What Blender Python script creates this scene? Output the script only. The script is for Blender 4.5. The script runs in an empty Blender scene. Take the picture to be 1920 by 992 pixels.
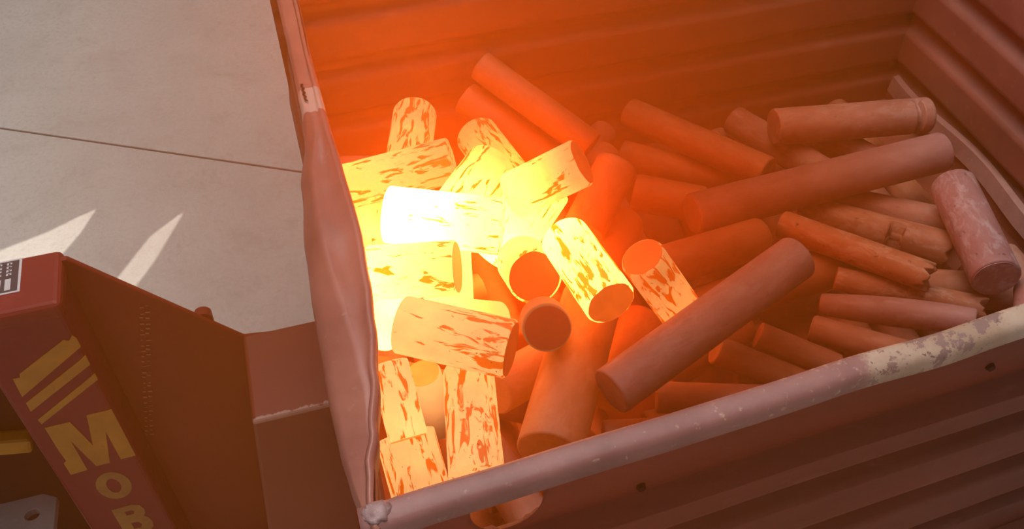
import bpy, bmesh, math, random
from mathutils import Vector, Matrix, noise

C = bpy.context.scene
COL = C.collection
random.seed(7)

# ------------------------------------------------------------------ camera
F_PX = 1850.0
cd = bpy.data.cameras.new('camera')
cd.sensor_width = 36.0
cd.lens = F_PX / 1920.0 * 36.0
cd.clip_start = 0.02
cam = bpy.data.objects.new('camera', cd)
COL.objects.link(cam)
PIT, YAW, ROL = math.radians(46), math.radians(15), math.radians(1.4)
hd = Vector((math.sin(YAW), math.cos(YAW), 0))
rt = Vector((math.cos(YAW), -math.sin(YAW), 0))
fw = hd * math.cos(PIT) + Vector((0, 0, -math.sin(PIT)))
dn = hd * -math.sin(PIT) + Vector((0, 0, -math.cos(PIT)))
rt2 = rt * math.cos(ROL) + dn * math.sin(ROL)
dn2 = rt * -math.sin(ROL) + dn * math.cos(ROL)
cam.matrix_world = Matrix((
    (rt2.x, -dn2.x, -fw.x, 0.0),
    (rt2.y, -dn2.y, -fw.y, 0.0),
    (rt2.z, -dn2.z, -fw.z, 2.45),
    (0, 0, 0, 1)))
C.camera = cam

# ------------------------------------------------------------------ world, sun, lamps, exposure
C.view_settings.view_transform = 'Standard'
C.view_settings.look = 'None'
C.view_settings.exposure = 0.0
C.view_settings.gamma = 1.0
C.view_settings.use_curve_mapping = False
C.cycles.use_denoising = True
C.cycles.max_bounces = 8
C.cycles.volume_bounces = 0
C.cycles.sample_clamp_indirect = 8.0

w = bpy.data.worlds.new('workshop_daylight')
C.world = w
w.use_nodes = True
bg = w.node_tree.nodes['Background']
bg.inputs['Color'].default_value = (0.80, 0.86, 0.95, 1)
bg.inputs['Strength'].default_value = 0.29

SUN_DIR = Vector((0.50, 0.62, 0.60)).normalized()      # towards the sun
sd = bpy.data.lights.new('sun', 'SUN')
sd.energy = 4.6
sd.angle = math.radians(0.25)
sd.color = (1.0, 0.97, 0.9)
sun = bpy.data.objects.new('sun', sd)
COL.objects.link(sun)
sun.rotation_euler = SUN_DIR.to_track_quat('Z', 'Y').to_euler()
sun.location = (3, 4, 6)

ad = bpy.data.lights.new('roof_light', 'AREA')
ad.shape = 'RECTANGLE'
ad.size, ad.size_y = 3.0, 3.0
ad.energy = 170
ad.color = (0.96, 0.975, 1.0)
al = bpy.data.objects.new('roof_light', ad)
COL.objects.link(al)
al.location = (0.3, 2.0, 4.9)
al.rotation_euler = (Vector((0.3, 2.0, 4.9)) - Vector((0.7, 1.3, 1.0))).to_track_quat('Z', 'Y').to_euler()

# ------------------------------------------------------------------ node helpers
def new_mat(name):
    m = bpy.data.materials.new(name)
    m.use_nodes = True
    nt = m.node_tree
    nt.nodes.clear()
    out = nt.nodes.new('ShaderNodeOutputMaterial')
    return m, nt, out

class N:
    def __init__(s, nt): s.nt = nt
    def node(s, t, **kw):
        n = s.nt.nodes.new(t)
        for k, v in kw.items(): setattr(n, k, v)
        return n
    def link(s, a, b): s.nt.links.new(a, b)
    def val(s, sock, v):
        if hasattr(v, 'is_linked') or isinstance(v, bpy.types.NodeSocket): s.link(v, sock)
        else: sock.default_value = v
    def math(s, op, a, b=0.0, c=0.0, clamp=False):
        n = s.node('ShaderNodeMath', operation=op, use_clamp=clamp)
        s.val(n.inputs[0], a); s.val(n.inputs[1], b)
        if len(n.inputs) > 2: s.val(n.inputs[2], c)
        return n.outputs[0]
    def mix(s, f, a, b, blend='MIX'):
        n = s.node('ShaderNodeMix', data_type='RGBA', blend_type=blend)
        s.val(n.inputs[0], f)
        s.val(n.inputs[6], a if isinstance(a, bpy.types.NodeSocket) else (*a, 1))
        s.val(n.inputs[7], b if isinstance(b, bpy.types.NodeSocket) else (*b, 1))
        return n.outputs[2]
    def ramp(s, f, stops, interp='LINEAR'):
        n = s.node('ShaderNodeValToRGB')
        n.color_ramp.interpolation = interp
        e = n.color_ramp.elements
        while len(e) > 1: e.remove(e[-1])
        e[0].position = stops[0][0]
        c = stops[0][1]; e[0].color = (c, c, c, 1) if not hasattr(c, '__len__') else (*c, 1)
        for p, c in stops[1:]:
            k = e.new(p); k.color = (c, c, c, 1) if not hasattr(c, '__len__') else (*c, 1)
        s.val(n.inputs[0], f)
        return n.outputs[0]
    def coords(s, scale=(1, 1, 1), kind='Object', random_offset=False):
        tc = s.node('ShaderNodeTexCoord')
        mp = s.node('ShaderNodeMapping')
        mp.inputs['Scale'].default_value = scale
        s.link(tc.outputs[kind], mp.inputs[0])
        if random_offset:
            oi = s.node('ShaderNodeObjectInfo')
            r = s.math('MULTIPLY', oi.outputs['Random'], 37.0)
            cb = s.node('ShaderNodeCombineXYZ')
            for i in range(3): s.link(r, cb.inputs[i])
            s.link(cb.outputs[0], mp.inputs['Location'])
        return mp.outputs[0]
    def noise(s, vec, scale, detail=4.0, rough=0.55, dist=0.0):
        n = s.node('ShaderNodeTexNoise')
        s.link(vec, n.inputs['Vector'])
        n.inputs['Scale'].default_value = scale
        n.inputs['Detail'].default_value = detail
        n.inputs['Roughness'].default_value = rough
        n.inputs['Distortion'].default_value = dist
        return n.outputs['Fac']
    def attr(s, name):
        n = s.node('ShaderNodeAttribute', attribute_type='OBJECT', attribute_name=name)
        return n.outputs['Fac']
    def principled(s, out, color, rough=0.6, metal=0.0, bump=None, bump_s=0.3, bump_d=0.004, spec=0.5):
        p = s.node('ShaderNodeBsdfPrincipled')
        s.val(p.inputs['Base Color'], color if isinstance(color, bpy.types.NodeSocket) else (*color, 1))
        s.val(p.inputs['Roughness'], rough)
        s.val(p.inputs['Metallic'], metal)
        s.val(p.inputs['Specular IOR Level'], spec)
        if bump is not None:
            b = s.node('ShaderNodeBump')
            b.inputs['Strength'].default_value = bump_s
            b.inputs['Distance'].default_value = bump_d
            s.link(bump, b.inputs['Height'])
            s.link(b.outputs[0], p.inputs['Normal'])
        s.link(p.outputs[0], out.inputs['Surface'])
        return p

def steel_mat(name, a, b, c, rough=0.5, scale=6.0, metal=0.0, streak=(1, 1, 1), bump=0.25, spec=0.5):
    """weathered painted steel: two tones, darker blotches, pale scuffs"""
    m, nt, out = new_mat(name); n = N(nt)
    v = n.coords(streak)
    f1 = n.noise(v, scale, 6, 0.6)
    f2 = n.noise(v, scale * 7, 4, 0.6)
    col = n.mix(n.ramp(f1, [(0.35, 0.0), (0.65, 1.0)]), a, b)
    col = n.mix(n.ramp(f2, [(0.60, 0.0), (0.74, 0.55)]), col, c)
    r = n.math('MULTIPLY_ADD', f2, 0.25, rough - 0.12)
    n.principled(out, col, r, metal, f2, bump, 0.003, spec)
    return m

M = {}
M['bin'] = steel_mat('bin_steel', (0.270, 0.090, 0.060), (0.195, 0.060, 0.038), (0.320, 0.140, 0.105), 0.52, 4.0, 0.0, (0.35, 1, 1), 0.25, 0.3)
M['rim'] = steel_mat('bin_rim_steel', (0.330, 0.175, 0.155), (0.250, 0.120, 0.105), (0.42, 0.26, 0.22), 0.48, 9.0)
M['dark'] = steel_mat('dark_steel_and_shade', (0.035, 0.012, 0.010), (0.02, 0.008, 0.007), (0.06, 0.025, 0.02), 0.7, spec=0.1)  # also paints the shaded hollow of the truck frame
M['ledge'] = steel_mat('scuffed_steel', (0.36, 0.19, 0.155), (0.27, 0.13, 0.105), (0.44, 0.28, 0.23), 0.5, 12.0)
M['truck'] = steel_mat('red_truck_paint', (0.250, 0.034, 0.024), (0.200, 0.024, 0.018), (0.28, 0.05, 0.036), 0.45, 5.0, 0.0, (1, 1, 1), 0.08, 0.2)
M['truck_face'] = steel_mat('maroon_truck_paint', (0.215, 0.018, 0.028), (0.165, 0.014, 0.020), (0.25, 0.035, 0.04), 0.45, 7.0, 0.0, (1, 1, 1), 0.08, 0.2)
M['foot'] = steel_mat('grey_plate_steel', (0.20, 0.19, 0.18), (0.14, 0.13, 0.12), (0.28, 0.26, 0.25), 0.6, 9.0)
M['yellow'] = steel_mat('yellow_letter_paint', (0.56, 0.25, 0.010), (0.44, 0.19, 0.010), (0.30, 0.12, 0.015), 0.5, 14.0, 0.0, (1, 1, 1), 0.05)
M['yellow_worn'] = steel_mat('worn_yellow_letter_paint', (0.42, 0.20, 0.030), (0.30, 0.13, 0.025), (0.24, 0.09, 0.03), 0.55, 20.0, 0.0, (1, 1, 1), 0.05)
M['sticker_white'] = steel_mat('sticker_white', (0.62, 0.58, 0.56), (0.55, 0.5, 0.48), (0.5, 0.42, 0.4), 0.5, 30.0, 0.0, (1, 1, 1), 0.02)
M['sticker_dark'] = steel_mat('sticker_dark', (0.06, 0.05, 0.055), (0.05, 0.045, 0.05), (0.09, 0.08, 0.08), 0.4, 30.0, 0.0, (1, 1, 1), 0.02)
M['faded'] = steel_mat('faded_scratch_paint', (0.60, 0.26, 0.14), (0.48, 0.19, 0.10), (0.62, 0.3, 0.18), 0.6, 40.0)

def front_rim_mat():
    m, nt, out = new_mat('front_rim_chipped_paint'); n = N(nt)
    v = n.coords()
    f1 = n.noise(v, 11, 5); f2 = n.noise(v, 60, 5, 0.65); f3 = n.noise(v, 28, 6, 0.7)
    base = n.mix(n.ramp(f1, [(0.35, 0.0), (0.65, 1.0)]), (0.28, 0.125, 0.105), (0.20, 0.085, 0.070))
    base = n.mix(n.ramp(f2, [(0.62, 0.0), (0.72, 0.6)]), base, (0.40, 0.25, 0.2))
    sp = n.node('ShaderNodeSeparateXYZ'); n.link(v, sp.inputs[0])
    edge = n.math('MULTIPLY_ADD', f3, 0.10, sp.outputs[0])
    mask = n.ramp(edge, [(0.705, 0.0), (0.725, 1.0)])
    spots = n.ramp(n.math('MULTIPLY_ADD', sp.outputs[0], 0.22, f2), [(0.70, 0.0), (0.78, 0.7)])
    base = n.mix(spots, base, (0.46, 0.29, 0.19))
    cream = n.mix(n.ramp(f1, [(0.4, 0.0), (0.6, 1.0)]), (0.46, 0.32, 0.225), (0.34, 0.215, 0.135))
    chips = n.ramp(f3, [(0.535, 0.0), (0.555, 1.0)])
    cream = n.mix(chips, cream, (0.22, 0.125, 0.10))
    cream = n.mix(n.ramp(f2, [(0.63, 0.0), (0.66, 1.0)]), cream, (0.14, 0.07, 0.05))
    col = n.mix(mask, base, cream)
    n.principled(out, col, 0.5, 0.0, f2, 0.25, 0.003)
    return m
M['front_rim'] = front_rim_mat()

def left_rim_mat():
    m, nt, out = new_mat('left_rim_paint'); n = N(nt)
    v = n.coords()
    f1 = n.noise(v, 9, 5); f2 = n.noise(v, 50, 5, 0.65)
    base = n.mix(n.ramp(f1, [(0.35, 0.0), (0.65, 1.0)]), (0.38, 0.150, 0.105), (0.29, 0.105, 0.075))
    base = n.mix(n.ramp(f2, [(0.62, 0.0), (0.72, 0.4)]), base, (0.42, 0.27, 0.22))
    sp = n.node('ShaderNodeSeparateXYZ'); n.link(v, sp.inputs[0])
    y = n.math('MULTIPLY_ADD', f2, 0.02, sp.outputs[1])
    a = n.ramp(y, [(0.0, 0.0), (1.0, 1.0)])
    lo = n.math('GREATER_THAN', y, 1.455); hi = n.math('LESS_THAN', y, 1.525)
    patch = n.math('MULTIPLY', lo, hi)
    col = n.mix(n.math('MULTIPLY', patch, 0.8), base, (0.56, 0.42, 0.34))
    n.principled(out, col, 0.38, 0.0, f2, 0.12, 0.003)
    return m
M['left_rim'] = left_rim_mat()

def carriage_mat():
    m, nt, out = new_mat('carriage_paint'); n = N(nt)
    v = n.coords()
    f1 = n.noise(v, 8, 5); f2 = n.noise(v, 45, 5, 0.7)
    col = n.mix(f1, (0.27, 0.055, 0.032), (0.20, 0.036, 0.022))
    sp = n.node('ShaderNodeSeparateXYZ'); n.link(v, sp.inputs[0])
    d = n.math('MULTIPLY_ADD', f2, 0.030, sp.outputs[1])
    edge = n.math('LESS_THAN', d, 1.2125)
    e2 = n.math('GREATER_THAN', sp.outputs[2], 0.590)
    col = n.mix(n.math('MULTIPLY', edge, e2), col, (0.52, 0.32, 0.25))
    n.principled(out, col, 0.42, 0.0, f2, 0.1, 0.003)
    return m
M['carriage'] = carriage_mat()

def concrete_mat():
    m, nt, out = new_mat('shop_floor_concrete'); n = N(nt)
    v = n.coords()
    f1 = n.noise(v, 1.6, 6, 0.6); f2 = n.noise(v, 5, 7, 0.65, 0.6); f3 = n.noise(v, 60, 4, 0.6)
    col = n.mix(n.ramp(f1, [(0.3, 0.0), (0.7, 1.0)]), (0.70, 0.65, 0.57), (0.61, 0.56, 0.49))
    col = n.mix(n.ramp(f2, [(0.52, 0.0), (0.72, 0.55)]), col, (0.50, 0.455, 0.395))
    col = n.mix(n.ramp(f2, [(0.25, 0.5), (0.42, 0.0)]), col, (0.76, 0.71, 0.63))
    col = n.mix(n.ramp(f3, [(0.35, 0.25), (0.5, 0.0)]), col, (0.3, 0.28, 0.25))
    n.principled(out, col, 0.6, 0.0, f3, 0.1, 0.002)
    return m
M['concrete'] = concrete_mat()
M['weld'] = steel_mat('weld_scale', (0.40, 0.27, 0.25), (0.22, 0.12, 0.11), (0.75, 0.68, 0.66), 0.5, 60.0)
M['joint'] = steel_mat('joint_filler', (0.13, 0.09, 0.075), (0.10, 0.07, 0.06), (0.16, 0.12, 0.1), 0.8, 20)
M['shed'] = steel_mat('sun_block_wall_paint', (0.5, 0.48, 0.45), (0.45, 0.43, 0.4), (0.4, 0.38, 0.36), 0.8, 2)

def hot_mat():
    """glowing steel: heat0/heat1 = radiance at the two ends, flake = share covered with cooler scale"""
    m, nt, out = new_mat('glowing_steel'); n = N(nt)
    v = n.coords((1, 1, 0.26), 'Object', True)
    v2 = n.coords((1, 1, 1), 'Object', True)
    tc = n.node('ShaderNodeTexCoord')
    sp = n.node('ShaderNodeSeparateXYZ'); n.link(tc.outputs['Generated'], sp.inputs[0])
    t = n.node('ShaderNodeMapRange', interpolation_type='SMOOTHSTEP')
    n.link(sp.outputs[2], t.inputs[0]); t.inputs[1].default_value = 0.05; t.inputs[2].default_value = 0.95
    h0, h1, fl = n.attr('["heat0"]'), n.attr('["heat1"]'), n.attr('["flake"]')
    f0 = n.attr('["flake_end"]')
    heat = n.math('ADD', h0, n.math('MULTIPLY', t.outputs[0], n.math('SUBTRACT', h1, h0)))
    blot = n.noise(v2, 14, 4, 0.6)
    heat = n.math('MULTIPLY', heat, n.math('MULTIPLY_ADD', blot, 1.0, 0.52))
    s1 = n.noise(v, 62, 4, 0.55, 0.9)
    s2 = n.noise(v2, 190, 2, 0.6)
    share = n.math('ADD', fl, n.math('MULTIPLY', t.outputs[0], n.math('SUBTRACT', f0, fl)))
    thr = n.math('SUBTRACT', 0.70, n.math('MULTIPLY', share, 0.25))
    k = n.math('MULTIPLY', n.math('SUBTRACT', s1, thr), 22.0, clamp=True)
    speck = n.math('MULTIPLY', n.math('SUBTRACT', s2, n.math('SUBTRACT', 0.80, n.math('MULTIPLY', share, 0.14))), 30.0, clamp=True)
    hot = n.mix(n.math('MULTIPLY', n.math('SUBTRACT', heat, 1.2), 0.30, clamp=True), (1.0, 0.50, 0.16), (1.0, 0.33, 0.065))
    pw = n.math('POWER', heat, 0.75)
    cool_e = n.math('MULTIPLY', pw, 0.80)
    spk_e = n.math('MULTIPLY', heat, 0.12)
    col = n.mix(k, hot, (1.0, 0.15, 0.003))
    col = n.mix(speck, col, (1.0, 0.25, 0.02))
    e = n.math('ADD', n.math('MULTIPLY', heat, n.math('SUBTRACT', 1.0, k)), n.math('MULTIPLY', cool_e, k))
    e = n.math('ADD', n.math('MULTIPLY', e, n.math('SUBTRACT', 1.0, speck)), n.math('MULTIPLY', spk_e, speck))
    p = n.principled(out, (0.16, 0.075, 0.05), 0.7, 0.0, s1, 0.3, 0.003, 0.2)
    n.link(col, p.inputs['Emission Color'])
    n.link(e, p.inputs['Emission Strength'])
    return m
M['hot'] = hot_mat()

def hot_face_mat():
    m, nt, out = new_mat('glowing_cut_face'); n = N(nt)
    v = n.coords((1, 1, 1), 'Object', True)
    f = n.noise(v, 26, 4, 0.6)
    g = n.attr('["glow"]')
    e = n.math('MULTIPLY', g, n.math('MULTIPLY_ADD', f, 0.8, 0.6))
    col = n.mix(n.math('MULTIPLY', g, 0.55, clamp=True), (1.0, 0.075, 0.0), (1.0, 0.26, 0.035))
    p = n.principled(out, (0.15, 0.06, 0.04), 0.75, 0.0, f, 0.3, 0.003, 0.2)
    n.link(col, p.inputs['Emission Color']); n.link(e, p.inputs['Emission Strength'])
    return m
M['hot_face'] = hot_face_mat()

def cold_mat():
    """cooled billets: tint 0 = mauve grey scale, 1 = tan scale; glow = dull remaining heat"""
    m, nt, out = new_mat('cooled_steel_scale'); n = N(nt)
    v = n.coords((1, 1, 0.45), 'Object', True)
    v2 = n.coords((1, 1, 1), 'Object', True)
    f1 = n.noise(v, 9, 6, 0.62); f2 = n.noise(v2, 55, 5, 0.65); f3 = n.noise(v, 40, 6, 0.65, 0.4)
    ti = n.attr('["tint"]'); wear = n.attr('["wear"]')
    a = n.mix(ti, (0.365, 0.205, 0.205), (0.45, 0.20, 0.105))
    b = n.mix(ti, (0.255, 0.120, 0.115), (0.30, 0.11, 0.05))
    col = n.mix(n.ramp(f1, [(0.34, 0.0), (0.64, 1.0)]), a, b)
    k = n.math('MULTIPLY', wear, n.ramp(f3, [(0.48, 0.0), (0.62, 0.7)]))
    col = n.mix(k, col, n.mix(ti, (0.47, 0.36, 0.37), (0.50, 0.33, 0.24)))
    d = n.math('MULTIPLY', wear, n.ramp(f2, [(0.63, 0.0), (0.69, 1.0)]))
    col = n.mix(d, col, (0.10, 0.05, 0.045))
    p = n.principled(out, col, n.math('MULTIPLY_ADD', f2, 0.3, 0.42), 0.0, f3, 0.35, 0.003, 0.35)
    p.inputs['Emission Color'].default_value = (1.0, 0.14, 0.004, 1)
    n.link(n.attr('["glow"]'), p.inputs['Emission Strength'])  # dull heat, and orange light from hot neighbours painted as emission
    return m
M['cold'] = cold_mat()

def haze_mat():
    """orange veil of glare put in as a thin fume, densest over the hot heap and fading to nothing before the box ends"""
    m, nt, out = new_mat('glare_haze'); n = N(nt)
    tc = n.node('ShaderNodeTexCoord')
    ln = n.node('ShaderNodeVectorMath', operation='LENGTH')
    sc3 = n.node('ShaderNodeVectorMath', operation='MULTIPLY')
    n.link(tc.outputs['Object'], sc3.inputs[0]); sc3.inputs[1].default_value = (1.90 / 1.22, 1.25 / 1.20, 1.27 / 0.98)
    n.link(sc3.outputs[0], ln.inputs[0])
    d = n.node('ShaderNodeMapRange', interpolation_type='SMOOTHSTEP')
    n.link(ln.outputs['Value'], d.inputs[0])
    d.inputs[1].default_value = 0.15; d.inputs[2].default_value = 1.0
    d.inputs[3].default_value = 0.80; d.inputs[4].default_value = 0.0
    vs = n.node('ShaderNodeVolumeScatter')
    vs.inputs['Color'].default_value = (1.0, 0.24, 0.02, 1)
    n.link(d.outputs[0], vs.inputs['Density'])
    vs.inputs['Anisotropy'].default_value = 0.1
    va = n.node('ShaderNodeVolumeAbsorption')
    va.inputs['Color'].default_value = (1.0, 0.50, 0.08, 1)
    off = n.node('ShaderNodeVectorMath', operation='SUBTRACT')
    n.link(sc3.outputs[0], off.inputs[0]); off.inputs[1].default_value = (0.34, -0.02, -0.12)
    l2 = n.node('ShaderNodeVectorMath', operation='LENGTH'); n.link(off.outputs[0], l2.inputs[0])
    d2 = n.node('ShaderNodeMapRange', interpolation_type='SMOOTHSTEP')
    n.link(l2.outputs['Value'], d2.inputs[0])
    d2.inputs[1].default_value = 0.05; d2.inputs[2].default_value = 0.62
    d2.inputs[3].default_value = 2.2; d2.inputs[4].default_value = 0.0
    n.link(d2.outputs[0], va.inputs['Density'])
    vb = n.node('ShaderNodeVolumeAbsorption')
    vb.inputs['Color'].default_value = (1.0, 0.24, 0.02, 1)
    n.link(n.math('MULTIPLY', d.outputs[0], 1.1), vb.inputs['Density'])
    ad2 = n.node('ShaderNodeAddShader')
    n.link(va.outputs[0], ad2.inputs[0]); n.link(vb.outputs[0], ad2.inputs[1])
    ad_ = n.node('ShaderNodeAddShader')
    n.link(vs.outputs[0], ad_.inputs[0]); n.link(ad2.outputs[0], ad_.inputs[1])
    n.link(ad_.outputs[0], out.inputs['Volume'])
    return m

# ------------------------------------------------------------------ object helpers
def mesh_obj(name, verts, faces, mat, parent=None, smooth=False, loc=None):
    me = bpy.data.meshes.new(name)
    me.from_pydata([tuple(v) for v in verts], [], faces)
    bm = bmesh.new(); bm.from_mesh(me)
    bmesh.ops.recalc_face_normals(bm, faces=bm.faces)
    bm.to_mesh(me); bm.free()
    me.materials.append(mat)
    for p in me.polygons: p.use_smooth = smooth
    o = bpy.data.objects.new(name, me)
    COL.objects.link(o)
    if parent: o.parent = parent
    if loc: o.location = loc
    return o

def bm_obj(name, bm, mat, parent=None, smooth=False):
    bmesh.ops.recalc_face_normals(bm, faces=bm.faces)
    me = bpy.data.meshes.new(name)
    bm.to_mesh(me); bm.free()
    me.materials.append(mat)
    for p in me.polygons: p.use_smooth = smooth
    o = bpy.data.objects.new(name, me)
    COL.objects.link(o)
    if parent: o.parent = parent
    return o

def empty(name, loc):
    o = bpy.data.objects.new(name, None)
    o.empty_display_size = 0.1
    COL.objects.link(o)
    o.location = loc
    return o

def tag(o, label, cat, group=None, kind=None):
    o['label'] = label; o['category'] = cat
    if group: o['group'] = group
    if kind: o['kind'] = kind
    return o

def box_bm(lo, hi, bevel=0.0, segs=2):
    bm = bmesh.new()
    bmesh.ops.create_cube(bm, size=1.0)
    for v in bm.verts:
        v.co = Vector([lo[i] + (v.co[i] + 0.5) * (hi[i] - lo[i]) for i in range(3)])
    if bevel: bmesh.ops.bevel(bm, geom=list(bm.edges), offset=bevel, segments=segs, profile=0.5, affect='EDGES')
    return bm

def prism(name, poly, axis, d0, d1, mat, parent=None, bevel=0.0, holes=()):
    """flat outline (and hole outlines) in the plane across `axis`, thickened from d0 to d1"""
    cu = bpy.data.curves.new(name, 'CURVE')
    cu.dimensions = '2D'; cu.fill_mode = 'BOTH'
    for loop in (poly, *holes):
        s = cu.splines.new('POLY'); s.points.add(len(loop) - 1); s.use_cyclic_u = True
        for p, (x, y) in zip(s.points, loop): p.co = (x, y, 0, 1)
    cu.extrude = abs(d1 - d0) / 2
    t = bpy.data.objects.new('tmp', cu); COL.objects.link(t)
    dg = bpy.context.evaluated_depsgraph_get()
    me = bpy.data.meshes.new_from_object(t.evaluated_get(dg))
    bpy.data.objects.remove(t); bpy.data.curves.remove(cu)
    mid = (d0 + d1) / 2
    for v in me.vertices:
        x, y, z = v.co
        v.co = {'y': (x, mid + z, y), 'z': (x, y, mid + z), 'x': (mid + z, x, y)}[axis]
    bm = bmesh.new(); bm.from_mesh(me); bpy.data.meshes.remove(me)
    bmesh.ops.remove_doubles(bm, verts=bm.verts, dist=1e-5)
    if bevel:
        es = [e for e in bm.edges if len(e.link_faces) == 2 and e.calc_face_angle(0) > 0.6]
        bmesh.ops.bevel(bm, geom=es, offset=bevel, segments=2, profile=0.5, affect='EDGES')
    return bm_obj(name, bm, mat, parent)

def lerp_table(tab, x):
    if x <= tab[0][0]: return tab[0][1:]
    for a, b in zip(tab, tab[1:]):
        if x <= b[0]:
            t = (x - a[0]) / (b[0] - a[0])
            t = t * t * (3 - 2 * t)
            return tuple(p + (q - p) * t for p, q in zip(a[1:], b[1:]))
    return tab[-1][1:]

# ------------------------------------------------------------------ the setting
B = 0.60                       # the bin's zero height above the floor (it stands on raised forks)
floor = bm_obj('floor', box_bm((-6, -4, -0.06), (9, 9, -0.012)), M['joint'])
floor['kind'] = 'structure'
# two concrete slabs meet at a sawn joint that runs across the picture
jp, jd = Vector((-1.156, 3.626)), Vector((1.106, -0.617)).normalized()
jn = Vector((-jd.y, jd.x))
def slab(side):
    a = jp - jd * 7 + jn * side * 0.005; b = jp + jd * 11 + jn * side * 0.005
    far = 7.5 * side
    pts = [a, b, b + jn * far, a + jn * far]
    def clip(pts, ax, lim, keep):
        out = []
        for p, q in zip(pts, pts[1:] + pts[:1]):
            ip, iq = keep(p[ax], lim), keep(q[ax], lim)
            if ip: out.append(p)
            if ip != iq: out.append(p + (q - p) * ((lim - p[ax]) / (q[ax] - p[ax])))
        return out
    for ax, lim, keep in ((0, -6, lambda v, l: v >= l), (0, 9, lambda v, l: v <= l), (1, -4, lambda v, l: v >= l), (1, 9, lambda v, l: v <= l)):
        pts = clip(pts, ax, lim, keep)
    return prism('slab', [tuple(p) for p in pts], 'z', -0.012, 0.0, M['concrete'], floor, 0.0025)
slab(1); slab(-1)

# unseen wall added to block the low sun, its gaps shaped to cast the floor streaks
def to_wall(p, yw=4.8):
    t = (yw - p[1]) / SUN_DIR.y
    return (p[0] + SUN_DIR.x * t, SUN_DIR.z * t)
gap_a = [(-0.774, 3.005), (-0.834, 2.984), (-0.944, 2.93), (-1.105, 2.88), (-1.261, 2.845), (-1.225, 2.483), (-0.983, 2.604), (-0.885, 2.799), (-0.832, 2.881)]
gap_b = [(-0.464, 2.892), (-0.491, 2.879), (-0.592, 2.794), (-0.713, 2.604), (-0.757, 2.498), (-0.679, 2.499), (-0.582, 2.652), (-0.522, 2.772)]
wall = prism('sun_block_wall', [(-5, 0), (8.5, 0), (8.5, 5.6), (-5, 5.6)], 'y', 4.8, 4.806, M['shed'], None, 0.0,
             [[to_wall(p) for p in gap_a], [to_wall(p) for p in gap_b]])
wall['kind'] = 'structure'

# ------------------------------------------------------------------ the steel bin (local z: rim top at 0.80)
XR, YB = 1.665, 1.955
def yf(x): return 0.649 + 0.054 * max(x, 0.0)        # inner edge of the front rim, slightly skewed
bin_ = empty('steel_bin', (0.8, 1.3, B + 0.10))
tag(bin_, 'large rusty corrugated steel bin full of billets', 'bin')
OFF = Vector((0.8, 1.3, 0.10))
def binpart(name, verts, faces, mat, smooth=True, parent=None):
    o = mesh_obj(name, [Vector(v) for v in verts], faces, mat, None, smooth)
    o.parent = parent or bin_
    if parent is None: o.location = -OFF
    return o
def corr(z, ph, depth):
    """trapezoid corrugation, 0 in the grooves (dark lines at ph + k * 0.15), depth on the flats"""
    u = ((z - ph) / 0.15) % 1.0
    d = min(u, 1 - u)
    k = min(max((d - 0.06) / 0.16, 0.0), 1.0)
    return depth * k * k * (3 - 2 * k)

def corrugated(name, n_u, zs, place, thick):
    vs, fs = [], []
    nz = len(zs)
    for i in range(n_u + 1):
        for z in zs: vs.append(place(i / n_u, z, 0.0))
    k = len(vs)
    for i in range(n_u + 1):
        for z in zs: vs.append(place(i / n_u, z, thick))
    def q(a, b): return a * nz + b
    for i in range(n_u):
        for j in range(nz - 1):
            fs.append((q(i, j), q(i + 1, j), q(i + 1, j + 1), q(i, j + 1)))
            fs.append((k + q(i, j), k + q(i, j + 1), k + q(i + 1, j + 1), k + q(i + 1, j)))
    for i in range(n_u):
        for j in (0, nz - 1): fs.append((q(i, j), q(i + 1, j), k + q(i + 1, j), k + q(i, j)))
    for j in range(nz - 1):
        for i in (0, n_u): fs.append((q(i, j), q(i, j + 1), k + q(i, j + 1), k + q(i, j)))
    return vs, fs
ZS = [0.11 + 0.0085 * i for i in range(79)]          # 0.11 .. 0.773
def wob(x, y, z, s=2.3, a=0.006): return a * noise.noise(Vector((x * s, y * s, z * s)))

# back panel: its inner face is at YB, flats bulge inwards
o_back = binpart('corrugated_panel', *corrugated('p', 60, ZS, lambda u, z, t: (
    0.0 + u * XR, YB + t - corr(z, 0.232, 0.030) + wob(u * XR, 2, z) + 0.02 * (1 - u), z), 0.006), M['bin'])
# right panel
binpart('corrugated_panel', *corrugated('p', 44, ZS, lambda u, z, t: (
    XR + t - corr(z, 0.232, 0.032) + wob(5, u * 1.3, z), yf(XR) - 0.02 + u * (YB - yf(XR) + 0.03), z), 0.006), M['bin'])

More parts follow.
